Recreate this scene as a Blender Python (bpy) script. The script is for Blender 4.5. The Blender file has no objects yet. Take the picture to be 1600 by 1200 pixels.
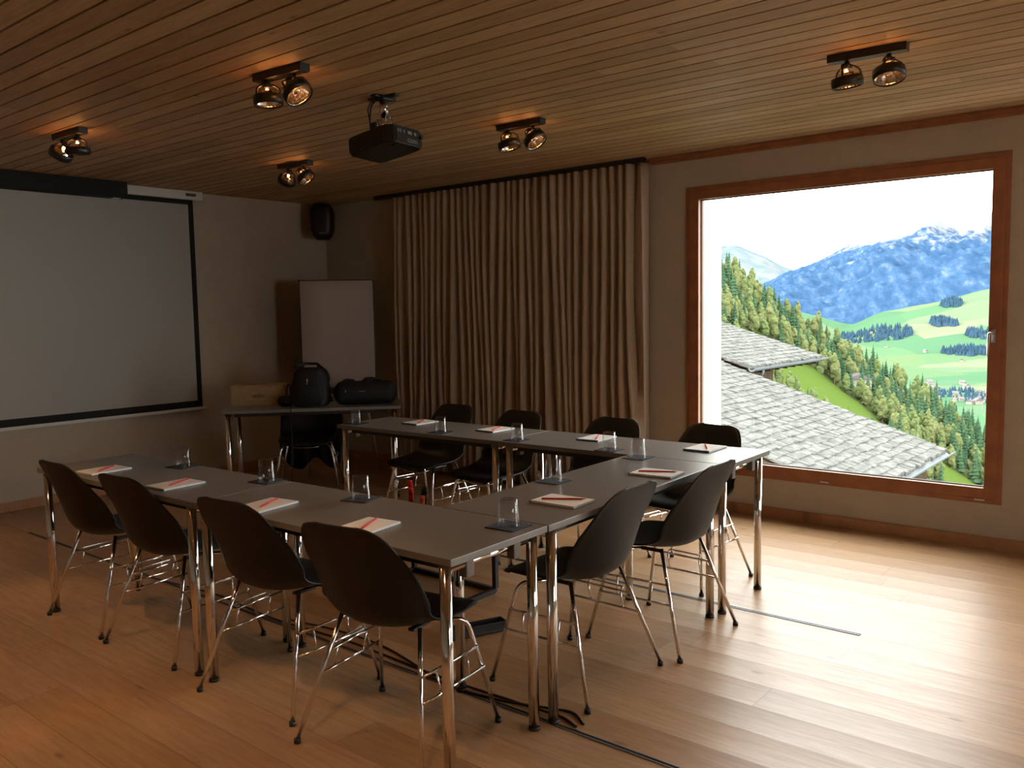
import bpy, bmesh, math, random
from mathutils import Vector, Matrix, noise
random.seed(7)
S = bpy.context.scene
C = S.collection
R = math.radians

# ------------------------------------------------------------------ camera
cd = bpy.data.cameras.new('camera'); cam = bpy.data.objects.new('camera', cd); C.objects.link(cam)
YAW, PITCH, ROLL = R(129.5227), R(-4.95655), R(-1.04473)
fw = Vector((math.cos(PITCH)*math.cos(YAW), math.cos(PITCH)*math.sin(YAW), math.sin(PITCH)))
r0 = Vector((math.sin(YAW), -math.cos(YAW), 0)); u0 = r0.cross(fw)
rr = math.cos(ROLL)*r0 + math.sin(ROLL)*u0; uu = -math.sin(ROLL)*r0 + math.cos(ROLL)*u0
M3 = Matrix((rr, uu, -fw)).transposed()
cam.matrix_world = Matrix.Translation((1.75668, -1.82421, 1.48924)) @ M3.to_4x4()
cd.sensor_width = 36; cd.lens = 1336.86*36/1600; cd.clip_start = .05; cd.clip_end = 60000
S.camera = cam

# ------------------------------------------------------------------ exposure, sky, sun
S.view_settings.view_transform = 'Standard'; S.view_settings.look = 'None'
S.view_settings.gamma = 1; S.view_settings.exposure = 0.0
S.cycles.max_bounces = 10; S.cycles.diffuse_bounces = 5; S.cycles.glossy_bounces = 5
S.cycles.transmission_bounces = 8; S.cycles.transparent_max_bounces = 32; S.cycles.caustics_reflective = False; S.cycles.caustics_refractive = False
S.cycles.sample_clamp_indirect = 12; S.cycles.use_denoising = True
W = bpy.data.worlds.new('overcast_sky'); S.world = W; W.use_nodes = True
bg = W.node_tree.nodes['Background']; bg.inputs[0].default_value = (1, .985, .955, 1); bg.inputs[1].default_value = 10.8
sl = bpy.data.lights.new('sun', 'SUN'); sl.energy = 9.0; sl.angle = R(3); sl.color = (1, .96, .9)
so = bpy.data.objects.new('sun', sl); C.objects.link(so)
so.rotation_euler = Vector((.75, .35, -.6)).to_track_quat('-Z', 'Y').to_euler()

H, YW, XS = 2.593, 3.895, -5.4285       # ceiling height, window wall, screen wall
XR, YB = 4.6, -3.6                      # unseen walls behind the camera
TH = R(1.409)                           # the desks stand slightly turned to the room

# ------------------------------------------------------------------ node helpers
def mat(name):
    m = bpy.data.materials.new(name); m.use_nodes = True
    nt = m.node_tree; b = nt.nodes['Principled BSDF']
    return m, nt, b
def N(nt, t, **k):
    n = nt.nodes.new(t)
    for a, v in k.items(): setattr(n, a, v)
    return n
def L(nt, a, b): nt.links.new(a, b)
def mth(nt, op, a, b=None, c=None):
    n = N(nt, 'ShaderNodeMath', operation=op)
    for i, v in enumerate((a, b, c)):
        if v is None: continue
        if isinstance(v, (int, float)): n.inputs[i].default_value = v
        else: L(nt, v, n.inputs[i])
    return n.outputs[0]
def mixc(nt, f, a, b, mode='MIX'):
    n = N(nt, 'ShaderNodeMix', data_type='RGBA', blend_type=mode)
    for s, v in ((0, f), (6, a), (7, b)):
        if isinstance(v, (int, float)): n.inputs[s].default_value = v
        elif isinstance(v, tuple): n.inputs[s].default_value = (*v, 1)
        else: L(nt, v, n.inputs[s])
    return n.outputs[2]
def coords(nt, scale=(1, 1, 1), kind='Object'):
    tc = N(nt, 'ShaderNodeTexCoord'); mp = N(nt, 'ShaderNodeMapping'); mp.inputs['Scale'].default_value = scale
    L(nt, tc.outputs[kind], mp.inputs[0]); return mp.outputs[0]
def noisen(nt, v, scale, detail=4, rough=.6):
    n = N(nt, 'ShaderNodeTexNoise'); n.inputs['Scale'].default_value = scale
    n.inputs['Detail'].default_value = detail; n.inputs['Roughness'].default_value = rough
    L(nt, v, n.inputs['Vector']); return n.outputs[0]
def ramp(nt, f, *stops):
    n = N(nt, 'ShaderNodeValToRGB'); e = n.color_ramp.elements
    while len(e) < len(stops): e.new(.5)
    for i, (p, c) in enumerate(stops): e[i].position = p; e[i].color = (*c, 1) if len(c) == 3 else c
    L(nt, f, n.inputs[0]); return n.outputs[0]
def bump(nt, b, h, strength=.3, dist=.01):
    n = N(nt, 'ShaderNodeBump'); n.inputs['Strength'].default_value = strength; n.inputs['Distance'].default_value = dist
    L(nt, h, n.inputs['Height']); L(nt, n.outputs[0], b.inputs['Normal'])
def simple(name, col, rough=.5, metal=0., var=0., scale=30, bmp=0., spec=.5):
    m, nt, b = mat(name)
    b.inputs['Roughness'].default_value = rough; b.inputs['Metallic'].default_value = metal
    b.inputs['Specular IOR Level'].default_value = spec
    v = coords(nt); n = noisen(nt, v, scale)
    lo = tuple(max(0, c*(1-var)) for c in col); hi = tuple(min(1, c*(1+var)) for c in col)
    L(nt, ramp(nt, n, (.3, lo), (.7, hi)), b.inputs['Base Color'])
    if bmp: bump(nt, b, n, bmp, .002)
    return m
def plank_mat(name, c1, c2, c3, pitch, phase, length, rough, seam=.0016, knots=1.0, cup=0.0, grain=1.0, seamk=.5):
    """boards running along X, one colour each, with grain and knots"""
    m, nt, b = mat(name)
    tc = N(nt, 'ShaderNodeTexCoord'); sp = N(nt, 'ShaderNodeSeparateXYZ'); L(nt, tc.outputs['Object'], sp.inputs[0])
    yy = mth(nt, 'DIVIDE', mth(nt, 'SUBTRACT', sp.outputs[1], phase), pitch)
    row = mth(nt, 'FLOOR', yy); fy = mth(nt, 'FRACT', yy)
    w1 = N(nt, 'ShaderNodeTexWhiteNoise', noise_dimensions='1D'); L(nt, row, w1.inputs['W'])
    xx = mth(nt, 'ADD', mth(nt, 'DIVIDE', sp.outputs[0], length), mth(nt, 'MULTIPLY', w1.outputs[0], 7.3))
    col = mth(nt, 'FLOOR', xx); fx = mth(nt, 'FRACT', xx)
    cb = N(nt, 'ShaderNodeCombineXYZ'); L(nt, row, cb.inputs[0]); L(nt, col, cb.inputs[1])
    w2 = N(nt, 'ShaderNodeTexWhiteNoise', noise_dimensions='2D'); L(nt, cb.outputs[0], w2.inputs['Vector'])
    off = N(nt, 'ShaderNodeCombineXYZ'); L(nt, mth(nt, 'MULTIPLY', w2.outputs[0], 40), off.inputs[2])
    L(nt, mth(nt, 'MULTIPLY', w2.outputs[0], 13), off.inputs[0])
    va = N(nt, 'ShaderNodeVectorMath', operation='ADD'); L(nt, tc.outputs['Object'], va.inputs[0]); L(nt, off.outputs[0], va.inputs[1])
    mp = N(nt, 'ShaderNodeMapping'); mp.inputs['Scale'].default_value = (1.2, 14, 1); L(nt, va.outputs[0], mp.inputs[0])
    g = noisen(nt, mp.outputs[0], 4, 6, .65)
    base = ramp(nt, w2.outputs[0], (0, c1), (.5, c2), (1, c3))
    dark = mixc(nt, 1.0, base, (.72, .64, .55), 'MULTIPLY')
    gm = ramp(nt, g, (.35, (1, 1, 1)), (.68, (0, 0, 0)))
    gcol = mixc(nt, mth(nt, 'MULTIPLY', mth(nt, 'SUBTRACT', 1, gm), .75*grain), base, dark)
    # knots
    mk = N(nt, 'ShaderNodeMapping'); mk.inputs['Scale'].default_value = (2.6, 6.5, 1); L(nt, va.outputs[0], mk.inputs[0])
    vo = N(nt, 'ShaderNodeTexVoronoi'); vo.inputs['Scale'].default_value = 1.0; L(nt, mk.outputs[0], vo.inputs['Vector'])
    kn = ramp(nt, vo.outputs['Distance'], (.035, (1, 1, 1)), (.10, (0, 0, 0)))
    kc = mixc(nt, mth(nt, 'MULTIPLY', kn, .75*knots), gcol, (.10, .045, .02))
    # seams
    sy = mth(nt, 'LESS_THAN', mth(nt, 'MULTIPLY', mth(nt, 'SUBTRACT', .5, mth(nt, 'ABSOLUTE', mth(nt, 'SUBTRACT', fy, .5))), pitch), seam)
    sx = mth(nt, 'LESS_THAN', mth(nt, 'MULTIPLY', mth(nt, 'SUBTRACT', .5, mth(nt, 'ABSOLUTE', mth(nt, 'SUBTRACT', fx, .5))), length), seam*.8)
    sm = mth(nt, 'MAXIMUM', sy, sx)
    L(nt, mixc(nt, mth(nt, 'MULTIPLY', sm, seamk), kc, (.05, .025, .012)), b.inputs['Base Color'])
    b.inputs['Specular IOR Level'].default_value = .5
    L(nt, mth(nt, 'ADD', rough-.06, mth(nt, 'MULTIPLY', g, .14)), b.inputs['Roughness'])
    cupv = mth(nt, 'POWER', mth(nt, 'SUBTRACT', fy, .5), 2)
    h = mth(nt, 'ADD', mth(nt, 'MULTIPLY', g, .10), mth(nt, 'MULTIPLY', cupv, cup))
    h = mth(nt, 'SUBTRACT', h, mth(nt, 'MULTIPLY', sm, .3))
    bump(nt, b, h, .35, .006)
    return m

M = {}
M['floor'] = plank_mat('oiled_larch_floor', (.44, .262, .135), (.50, .31, .165), (.39, .222, .105), .18875, .54, 2.3, .40, cup=3.6, knots=.75)
M['ceil'] = plank_mat('larch_ceiling_boards', (.56, .385, .22), (.49, .325, .18), (.42, .27, .145), .113, -.435, 3.1, .62, seam=.0, knots=.8)
M['skirt'] = plank_mat('larch_skirting', (.42, .20, .085), (.46, .23, .10), (.38, .17, .07), 5., -2., 3.1, .5, seam=0, knots=.6)
M['plaster'] = simple('beige_clay_plaster', (.47, .40, .31), .92, 0, .05, 6, .15, .2)
M['frame'] = simple('reddish_larch_frame', (.33, .125, .055), .45, 0, .18, 9, .1)
M['white_ext'] = simple('whitewashed_outside_wall', (.85, .87, .82), .95, 0, .06, 5, .4)
M['gasket'] = simple('black_rubber', (.02, .02, .02), .7)
M['steel'] = simple('brushed_steel', (.62, .62, .62), .3, 1)
M['chrome'] = simple('chrome_tube', (.80, .78, .76), .09, 1)
M['black'] = simple('black_plastic', (.012, .011, .011), .42, 0, .1)
M['shell'] = simple('black_chair_shell', (.010, .0098, .0095), .5, 0, .08, 300, .05, .35)
M['top'] = simple('taupe_laminate_top', (.190, .178, .160), .34, 0, .04, 400, .02)
M['edge'] = simple('taupe_table_edge', (.20, .185, .16), .5)
M['rail'] = simple('black_steel_rail', (.015, .014, .014), .5)
M['hinge'] = simple('grey_brown_hinge_block', (.16, .13, .11), .5)
M['paper'] = simple('white_paper', (.80, .79, .77), .85)
M['card'] = simple('teal_grey_card', (.09, .20, .26), .7)
M['pencil'] = simple('red_lacquer', (.62, .03, .03), .35)
M['lead'] = simple('sharpened_wood', (.55, .36, .18), .7)
M['felt'] = simple('dark_blue_grey_felt', (.035, .037, .055), .95, 0, .15, 200, .3)
M['curtain'] = simple('linen_curtain', (.43, .335, .245), .95, 0, .10, 90, .15, .1)
M['screen'] = simple('matt_white_screen_cloth', (.39, .38, .345), .9)
M['scrblack'] = simple('black_screen_border', (.006, .006, .006), .85)
M['white'] = simple('white_lacquered_metal', (.62, .60, .55), .5)
M['flip'] = simple('flipchart_paper', (.52, .47, .44), .85)
M['crate'] = simple('pale_wood_crate', (.42, .29, .14), .75, 0, .15, 20, .1)
M['print'] = simple('dark_brown_print', (.07, .045, .02), .8)
M['fabric'] = simple('black_nylon', (.004, .0045, .005), .75, 0, .2, 150, .3)
M['coat'] = simple('black_coat_cloth', (.009, .010, .012), .9, 0, .2, 90, .3)
M['channel'] = simple('grey_aluminium_channel', (.22, .23, .24), .4, .6)
M['red'] = simple('red_marker_plastic', (.75, .015, .02), .35)
M['green'] = simple('dark_green_marker_plastic', (.01, .16, .05), .35)
M['orange'] = simple('orange_marker_plastic', (.65, .10, .03), .4)
M['mark'] = simple('grey_print', (.25, .25, .25), .6)
def glassm(name, tint=(1, 1, 1), thin=False, ior=1.3):
    m, nt, b = mat(name)
    g = N(nt, 'ShaderNodeBsdfGlass'); g.inputs['Color'].default_value = (*tint, 1); g.inputs['Roughness'].default_value = 0; g.inputs['IOR'].default_value = 1.5
    o = nt.nodes['Material Output']
    if thin:
        t = N(nt, 'ShaderNodeBsdfTransparent'); t.inputs[0].default_value = (*tint, 1)
        gl = N(nt, 'ShaderNodeBsdfGlossy'); gl.inputs['Roughness'].default_value = 0
        lw = N(nt, 'ShaderNodeLayerWeight'); lw.inputs['Blend'].default_value = .5; fz = mth(nt, 'ADD', ((ior-1)/(ior+1))**2, mth(nt, 'MULTIPLY', mth(nt, 'POWER', lw.outputs['Facing'], 4.0), .85))
        mx = N(nt, 'ShaderNodeMixShader'); L(nt, fz, mx.inputs[0]); L(nt, t.outputs[0], mx.inputs[1]); L(nt, gl.outputs[0], mx.inputs[2])
        L(nt, mx.outputs[0], o.inputs[0])
    else: L(nt, g.outputs[0], o.inputs[0])
    nt.nodes.remove(b); return m
M['glass'] = glassm('drinking_glass', (.975, .98, .985), True, 1.5); M['pane'] = glassm('window_glass', (.97, .99, .98), True)
def emit(name, col, s):
    m, nt, b = mat(name); b.inputs['Base Color'].default_value = (*col, 1)
    b.inputs['Emission Color'].default_value = (*col, 1); b.inputs['Emission Strength'].default_value = s; return m
M['bulb'] = emit('halogen_bulb', (1, .42, .12), 14)
M['reflector'] = simple('faceted_aluminium_reflector', (.80, .70, .58), .18, 1)

# ------------------------------------------------------------------ mesh helpers
def obj(name, bm, m, parent=None, smooth=False):
    me = bpy.data.meshes.new(name); bm.normal_update(); bm.to_mesh(me); bm.free()
    for mm in (m if isinstance(m, (list, tuple)) else [m]): me.materials.append(mm)
    if smooth: me.polygons.foreach_set('use_smooth', [True]*len(me.polygons))
    o = bpy.data.objects.new(name, me); C.objects.link(o)
    if parent: o.parent = parent
    return o
def tag(o, label, cat, group=None, kind=None):
    o['label'] = label; o['category'] = cat
    if group: o['group'] = group
    if kind: o['kind'] = kind
    return o
def struct(o): o['kind'] = 'structure'; return o
def thing(name, label, cat, loc=(0, 0, 0), rz=0, group=None):
    o = bpy.data.objects.new(name, None); C.objects.link(o); o.empty_display_size = .05
    o.location = loc; o.rotation_euler = (0, 0, rz); return tag(o, label, cat, group)
def dup(root, loc, rz, label, group=None):
    r = root.copy(); C.objects.link(r); r.location = loc; r.rotation_euler = (0, 0, rz); r['label'] = label
    if group: r['group'] = group
    def rec(a, b):
        for ch in list(a.children):
            c = ch.copy(); C.objects.link(c); c.parent = b; rec(ch, c)
    rec(root, r); return r
def BM(): return bmesh.new()
def box(bm, x0, x1, y0, y1, z0, z1, bev=0, mi=0):
    vs = [bm.verts.new((x, y, z)) for x in (x0, x1) for y in (y0, y1) for z in (z0, z1)]
    fs = [bm.faces.new([vs[i] for i in q]) for q in ((0, 1, 3, 2), (4, 6, 7, 5), (0, 4, 5, 1), (2, 3, 7, 6), (0, 2, 6, 4), (1, 5, 7, 3))]
    for f in fs: f.material_index = mi
    if bev:
        es = list({e for f in fs for e in f.edges})
        bmesh.ops.bevel(bm, geom=es, offset=bev, segments=2, affect='EDGES', profile=.6)
    return vs
def tube(bm, pts, r, n=10, caps=True, mi=0):
    pts = [Vector(p) for p in pts]; rings = []
    up = None
    for i, p in enumerate(pts):
        if i == 0: d = pts[1]-pts[0]
        elif i == len(pts)-1: d = pts[-1]-pts[-2]
        else: d = (pts[i+1]-p).normalized()+(p-pts[i-1]).normalized()
        d.normalize()
        if up is None:
            up = Vector((0, 0, 1)) if abs(d.z) < .9 else Vector((1, 0, 0))
        a = d.cross(up); a.normalize(); b = a.cross(d); b.normalize(); up = b
        rad = r[i] if isinstance(r, (list, tuple)) else r
        rings.append([bm.verts.new(p+rad*(math.cos(t)*a+math.sin(t)*b)) for t in [2*math.pi*k/n for k in range(n)]])
    for i in range(len(rings)-1):
        for k in range(n):
            f = bm.faces.new((rings[i][k], rings[i][(k+1) % n], rings[i+1][(k+1) % n], rings[i+1][k])); f.smooth = True; f.material_index = mi
    if caps:
        bm.faces.new(rings[0][::-1]).material_index = mi; bm.faces.new(rings[-1]).material_index = mi
def bend(pts, rad=.03, seg=5):
    """round the corners of a polyline"""
    pts = [Vector(p) for p in pts]; out = [pts[0]]
    for i in range(1, len(pts)-1):
        a, b, c = pts[i-1], pts[i], pts[i+1]
        r1 = min(rad, (a-b).length*.45, (c-b).length*.45)
        p0 = b+(a-b).normalized()*r1; p2 = b+(c-b).normalized()*r1
        for k in range(seg+1):
            t = k/seg; out.append((1-t)**2*p0+2*t*(1-t)*b+t*t*p2)
    return out+[pts[-1]]
def lathe(bm, prof, n=28, cx=0, cy=0, smooth=True, mi=0, closed=False):
    rings = [[bm.verts.new((cx+r*math.cos(2*math.pi*k/n), cy+r*math.sin(2*math.pi*k/n), z)) for k in range(n)] for r, z in prof]
    m = len(rings)
    for i in range(m if closed else m-1):
        A, B = rings[i], rings[(i+1) % m]
        for k in range(n):
            f = bm.faces.new((A[k], A[(k+1) % n], B[(k+1) % n], B[k])); f.smooth = smooth; f.material_index = mi
    return rings
def prism(bm, poly, axis, a, b, mi=0):
    """extrude a 2-D polygon along an axis"""
    def P(u, v, w): return {'x': (w, u, v), 'y': (u, w, v), 'z': (u, v, w)}[axis]
    A = [bm.verts.new(P(u, v, a)) for u, v in poly]; B = [bm.verts.new(P(u, v, b)) for u, v in poly]
    n = len(poly)
    for f in [bm.faces.new(A), bm.faces.new(B[::-1])]+[bm.faces.new((A[i], B[i], B[(i+1) % n], A[(i+1) % n])) for i in range(n)]:
        f.material_index = mi
    bmesh.ops.recalc_face_normals(bm, faces=bm.faces[:])
def xform(bm, mtx): bmesh.ops.transform(bm, matrix=mtx, verts=bm.verts[:])
def grid(bm, rows, smooth=True, mi=0):
    V = [[bm.verts.new(p) for p in r] for r in rows]
    for i in range(len(V)-1):
        for j in range(len(V[0])-1):
            f = bm.faces.new((V[i][j], V[i][j+1], V[i+1][j+1], V[i+1][j])); f.smooth = smooth; f.material_index = mi
    return V

# ------------------------------------------------------------------ room shell
b = BM(); box(b, XS-.3, XR+.3, YB-.3, YW+.35, -.25, 0); struct(obj('floor', b, M['floor']))
# ceiling: separate boards with dark gaps, one mesh, running along X
b = BM(); box(b, XS-.3, XR+.3, YB-.3, YW+.35, H+.022, H+.3)
y = -.435-.113*28
while y < YW:
    box(b, XS, XR, max(YB, y+.006), min(YW, y+.113-.006), H, H+.022)
    y += .113
struct(obj('ceiling', b, M['ceil']))
WX0, WX1, WZ0, WZ1 = -1.275, .806, .275, 2.352
D = .36
b = BM()
# thick window wall with a splayed opening to the outside
UX0, UX1 = 1.95, 4.0       # a second window of the same kind, out of the picture on the right
box(b, XS-.3, WX0, YW, YW+.08, 0, H); box(b, WX1, UX0, YW, YW+.08, 0, H); box(b, UX1, XR+.3, YW, YW+.08, 0, H)
for xa_, xb_ in ((WX0, WX1), (UX0, UX1)): box(b, xa_, xb_, YW, YW+.08, 0, WZ0); box(b, xa_, xb_, YW, YW+.08, WZ1, H)
struct(obj('wall_window', b, M['plaster']))
b = BM(); y0, y1 = YW+.08, YW+D
box(b, XS-.3, WX0+.10, y0, y1, -12, H+.3); box(b, WX1+.25, UX0+.05, y0, y1, -12, H+.3); box(b, UX1, XR+.3, y0, y1, -12, H+.3)
for xa_, xb_ in ((WX0+.10, WX1+.25), (UX0+.05, UX1)):
    prism(b, [(y0, H+.3), (y0, WZ1-.06), (y1, WZ1+.12), (y1, H+.3)], 'x', xa_, xb_)
    prism(b, [(y0, -12), (y0, WZ0+.05), (y1, WZ0-.12), (y1, -12)], 'x', xa_, xb_)
struct(obj('wall_outside', b, M['white_ext']))
b = BM(); box(b, XS-.3, XS, YB-.3, YW, 0, H); struct(obj('wall_screen', b, M['plaster']))
VY0, VY1, VZ0, VZ1 = .10, 1.60, .80, 2.0     # smaller unseen window, added as fill light for curtain and wall
b = BM(); box(b, XR, XR+.3, YB-.3, VY0, 0, H); box(b, XR, XR+.3, VY1, YW, 0, H); box(b, XR, XR+.3, VY0, VY1, 0, VZ0); box(b, XR, XR+.3, VY0, VY1, VZ1, H)
struct(obj('wall_right', b, M['plaster']))
b = BM(); box(b, XS, XR, YB-.3, YB, 0, H); struct(obj('wall_back', b, M['plaster']))
b = BM(); box(b, XS+.018, XR, YW-.018, YW, 0, .075, .003); struct(obj('baseboard_window', b, M['skirt']))
b = BM(); box(b, -.018, .0, 0, YW-YB-.018, 0, .075, .003)
o = struct(obj('baseboard_screen', b, M['skirt'])); o.location = (XS+.018, YB, 0)
b = BM(); box(b, -1.56, XR, YW-.035, YW, H-.030, H-.001, .004); box(b, -1.56, XR, YW-.02, YW, H-.048, H-.030, .003)
struct(obj('trim_1', b, M['frame']))
# floor socket channels
for i, (x0, x1, yy) in enumerate(((-4.6, .57, .545), (-4.6, .57, 2.05))):
    b = BM(); box(b, x0, x1, yy-.011, yy-.006, 0, .003); box(b, x0, x1, yy+.006, yy+.011, 0, .003); box(b, x0, x1, yy-.006, yy+.006, 0, .001, mi=1)
    struct(obj('trim_%d' % (i+2), b, [M['channel'], M['gasket']]))

# window
def fill_win():  # frame and pane of the added fill-light opening
    w3 = struct(bpy.data.objects.new('fill_window', None)); C.objects.link(w3)
    b = BM()
    for y0_, y1_, z0_, z1_ in ((VY0, VY0+.07, VZ0, VZ1), (VY1-.07, VY1, VZ0, VZ1), (VY0+.07, VY1-.07, VZ0, VZ0+.07), (VY0+.07, VY1-.07, VZ1-.07, VZ1)): box(b, XR-.012, XR+.08, y0_, y1_, z0_, z1_, .004)
    obj('window_frame', b, M['frame'], w3)
    b = BM(); box(b, XR+.034, XR+.040, VY0+.06, VY1-.06, VZ0+.06, VZ1-.06); obj('pane', b, M['pane'], w3)
fill_win()
def win2():
    w2 = struct(bpy.data.objects.new('window_2', None)); C.objects.link(w2)
    b = BM(); ring(b, UX0, UX1, WZ0, WZ1, (.035,)*4, YW-.012, YW+.085); obj('window_frame', b, M['frame'], w2)
    b = BM(); ring(b, UX0+.03, UX1-.03, WZ0+.03, WZ1-.03, (.07,)*4, YW-.022, YW+.07); obj('sash', b, M['frame'], w2)
    b = BM(); box(b, UX0+.09, UX1-.09, YW+.034, YW+.040, WZ0+.09, WZ1-.09); obj('pane', b, M['pane'], w2)
win = struct(bpy.data.objects.new('window_1', None)); C.objects.link(win)
def ring(bm, x0, x1, z0, z1, w, ya, yb, wr=None, bev=.004):
    wl, wR, wt, wb = w
    box(bm, x0, x0+wl, ya, yb, z0, z1, bev); box(bm, x1-wR, x1, ya, yb, z0, z1, bev)
    box(bm, x0+wl, x1-wR, ya, yb, z1-wt, z1, bev); box(bm, x0+wl, x1-wR, ya, yb, z0, z0+wb, bev)
win2()
b = BM(); ring(b, WX0, WX1, WZ0, WZ1, (.035,)*4, YW-.012, YW+.085); obj('window_frame', b, M['frame'], win)
b = BM(); ring(b, WX0+.03, WX1-.03, WZ0+.03, WZ1-.03, (.075, .065, .065, .065), YW-.022, YW+.07); obj('sash', b, M['frame'], win)
b = BM(); ring(b, WX0+.105, WX1-.095, WZ0+.095, WZ1-.095, (.006,)*4, YW+.015, YW+.035, bev=0); obj('gasket', b, M['gasket'], win)
b = BM(); box(b, WX0+.10, WX1-.09, YW+.034, YW+.040, WZ0+.09, WZ1-.09); obj('pane', b, M['pane'], win)
b = BM(); box(b, .728, .752, YW-.030, YW-.022, 1.245, 1.325, .003); tube(b, bend([(.740, YW-.03, 1.302), (.740, YW-.075, 1.302), (.725, YW-.075, 1.300), (.722, YW-.072, 1.17)], .02), .008)
obj('window_handle', b, M['steel'], win)
for x in (-.24, .69):
    b = BM(); box(b, x-.028, x+.028, YW-.0255, YW-.021, .293, .303, .001)
    for dx in (-.018, 0, .018): box(b, x+dx-.004, x+dx+.004, YW-.028, YW-.0255, .295, .301)
    obj('drain_cap', b, M['steel'], win)

# ------------------------------------------------------------------ curtain
def curtain():
    b = BM(); x0, x1 = -4.30, -1.585; nx, nz = 760, 26
    rows = []
    for j in range(nz+1):
        t = j/nz; z = 2.556-t*2.536
        row = []
        for i in range(nx+1):
            s = i/nx
            wob = .35*noise.noise(Vector((s*9, t*1.1, 3.1)))+.12*noise.noise(Vector((s*30, t*1.5, 9)))
            ph = 2*math.pi*(s*34+wob*(1.2+1.3*t)*1.6)
            amp = .024+.020*t+.016*noise.noise(Vector((s*14, t*.8, 7)))
            f = math.sin(ph)+.35*math.sin(2*ph+.8)+.25*math.sin(ph*.5+s*20)*t
            x = x0+(x1-x0)*s+.012*math.sin(ph*.5)*t+.015*math.cos(ph)
            yy = YW-.115+amp*f*1.05
            xe = x+.02*t*(s-.3)
            if s > .974:
                k = (s-.974)/.026; xe = x1+.004+.012*math.sin(k*2.6+t*2)+.02*t*.7; yy = (YW-.145)+.115*k
            row.append((xe, min(yy, YW-.03), z))
        rows.append(row)
    grid(b, rows)
    o = obj('curtain', b, M['curtain'])
    so = o.modifiers.new('thick', 'SOLIDIFY'); so.thickness = .0025
    root = thing('linen_curtain', 'long beige linen curtain in loose vertical folds left of the big window', 'curtain', (0, 0, 0))
    o.parent = root
    b = BM(); box(b, XS+.9, -1.56, YW-.135, YW-.095, H-.030, H); box(b, XS+.9, -1.56, YW-.122, YW-.108, H-.037, H-.030)
    obj('curtain_track', b, M['rail'], root)
curtain()

# ------------------------------------------------------------------ projection screen
XF = XS+.06
sc = thing('projection_screen', 'wide pull-down projection screen with black border on the left wall', 'screen', (0, 0, 0))
b = BM(); box(b, XF-.002, XF, -1.25, 2.371, .66, 2.52); obj('screen_border', b, M['scrblack'], sc)
b = BM(); box(b, XF, XF+.0015, -1.19, 2.322, .722, 2.474); obj('screen_cloth', b, M['screen'], sc)
b = BM(); box(b, XF-.012, XF+.012, -1.30, 2.42, .636, .662, .004); obj('bottom_bar', b, M['white'], sc)
b = BM(); box(b, XS+.003, XF+.03, -1.4, 2.455, 2.515, H-.001, .006); obj('housing', b, M['white'], sc)
b = BM(); box(b, XF+.030, XF+.034, 2.29, 2.385, 2.545, 2.570, .004); obj('badge', b, M['print'], sc)
cs = thing('long_black_casing', 'long black box under the ceiling in front of the screen housing', 'casing')
b = BM(); box(b, XF+.033, XF+.16, -1.4, 1.70, 2.462, H-.001, .004); obj('body', b, M['scrblack'], cs)
b = BM(); box(b, XF+.05, XF+.12, 1.60, 1.66, 2.458, 2.463, .001); obj('clip', b, M['steel'], cs)

# ------------------------------------------------------------------ tables
TL, TW = 1.404, .504
def make_table(label, group='folding seminar tables'):
    t = thing('folding_table', label, 'table', group=group)
    b = BM(); box(b, -TL+.002, -.002, .002, TW-.002, .716, .74, .0025); obj('tabletop', b, M['top'], t)
    for y0 in (.045, TW-.067):
        b = BM(); box(b, -TL+.10, -.10, y0, y0+.022, .686, .7155, .002); obj('rail', b, M['rail'], t)
    gx, gy, r = .052, .030, .0195
    for xe in (-gx, -TL+gx):
        for yy in (gy, TW-gy):
            b = BM(); tube(b, [(xe, yy, .012), (xe, yy, .7155)], r, 18)
            lg = obj('leg', b, M['chrome'], t)
            b = BM(); tube(b, [(xe, yy, 0), (xe, yy, .012)], r+.0015, 18); obj('foot_cap', b, M['black'], lg)
        b = BM(); tube(b, [(xe, gy+.015, .693), (xe, TW-gy-.015, .693)], .0125, 14); obj('cross_tube', b, M['chrome'], t)
        sg = 1 if xe < -.5 else -1
        for yy in (.13, TW-.13):
            b = BM(); box(b, xe-.017, xe+.017, yy-.019, yy+.019, .648, .7155, .006)
            obj('hinge_block', b, M['hinge'], t)
    return t
def rot(x, y): c, s = math.cos(TH), math.sin(TH); return (c*x-s*y, s*x+c*y)
tb0 = make_table('taupe-topped table nearest the camera, its corner filling the foreground')
tb0.location = (0, 0, 0); tb0.rotation_euler = (0, 0, TH)
def tab(x, y, extra, label):
    px, py = rot(x, y); return dup(tb0, (px, py, 0), TH+extra, label)
tab(-TL, 0, 0, 'taupe table at the far left of the front row, near the projection screen')
o = tab(0, 0, 0, 'taupe table closing the U, running crosswise towards the window')
c_, s_ = rot(.0034, TW+TL); o.location = (*rot(.0034, TW+TL), 0); o.rotation_euler = (0, 0, TH+R(90))
tab(.051, TW+TL, .00178, 'taupe table of the rear row on the right, catching glare beside the window')
tab(.051-TL, TW+TL-.0025, .00178, 'taupe table of the rear row on the left, in front of the curtain')
O2 = Vector((-4.229, 1.84, 0)); A2 = math.atan2(2.86-1.84, -3.268+4.229)
d2 = Vector((math.cos(A2), math.sin(A2), 0)); n2 = Vector((-d2.y, d2.x, 0))
sx = O2+d2*TL
st = dup(tb0, (sx.x, sx.y, 0), A2, 'taupe side table set diagonally in the corner, loaded with bags'); del st['group']

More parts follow.
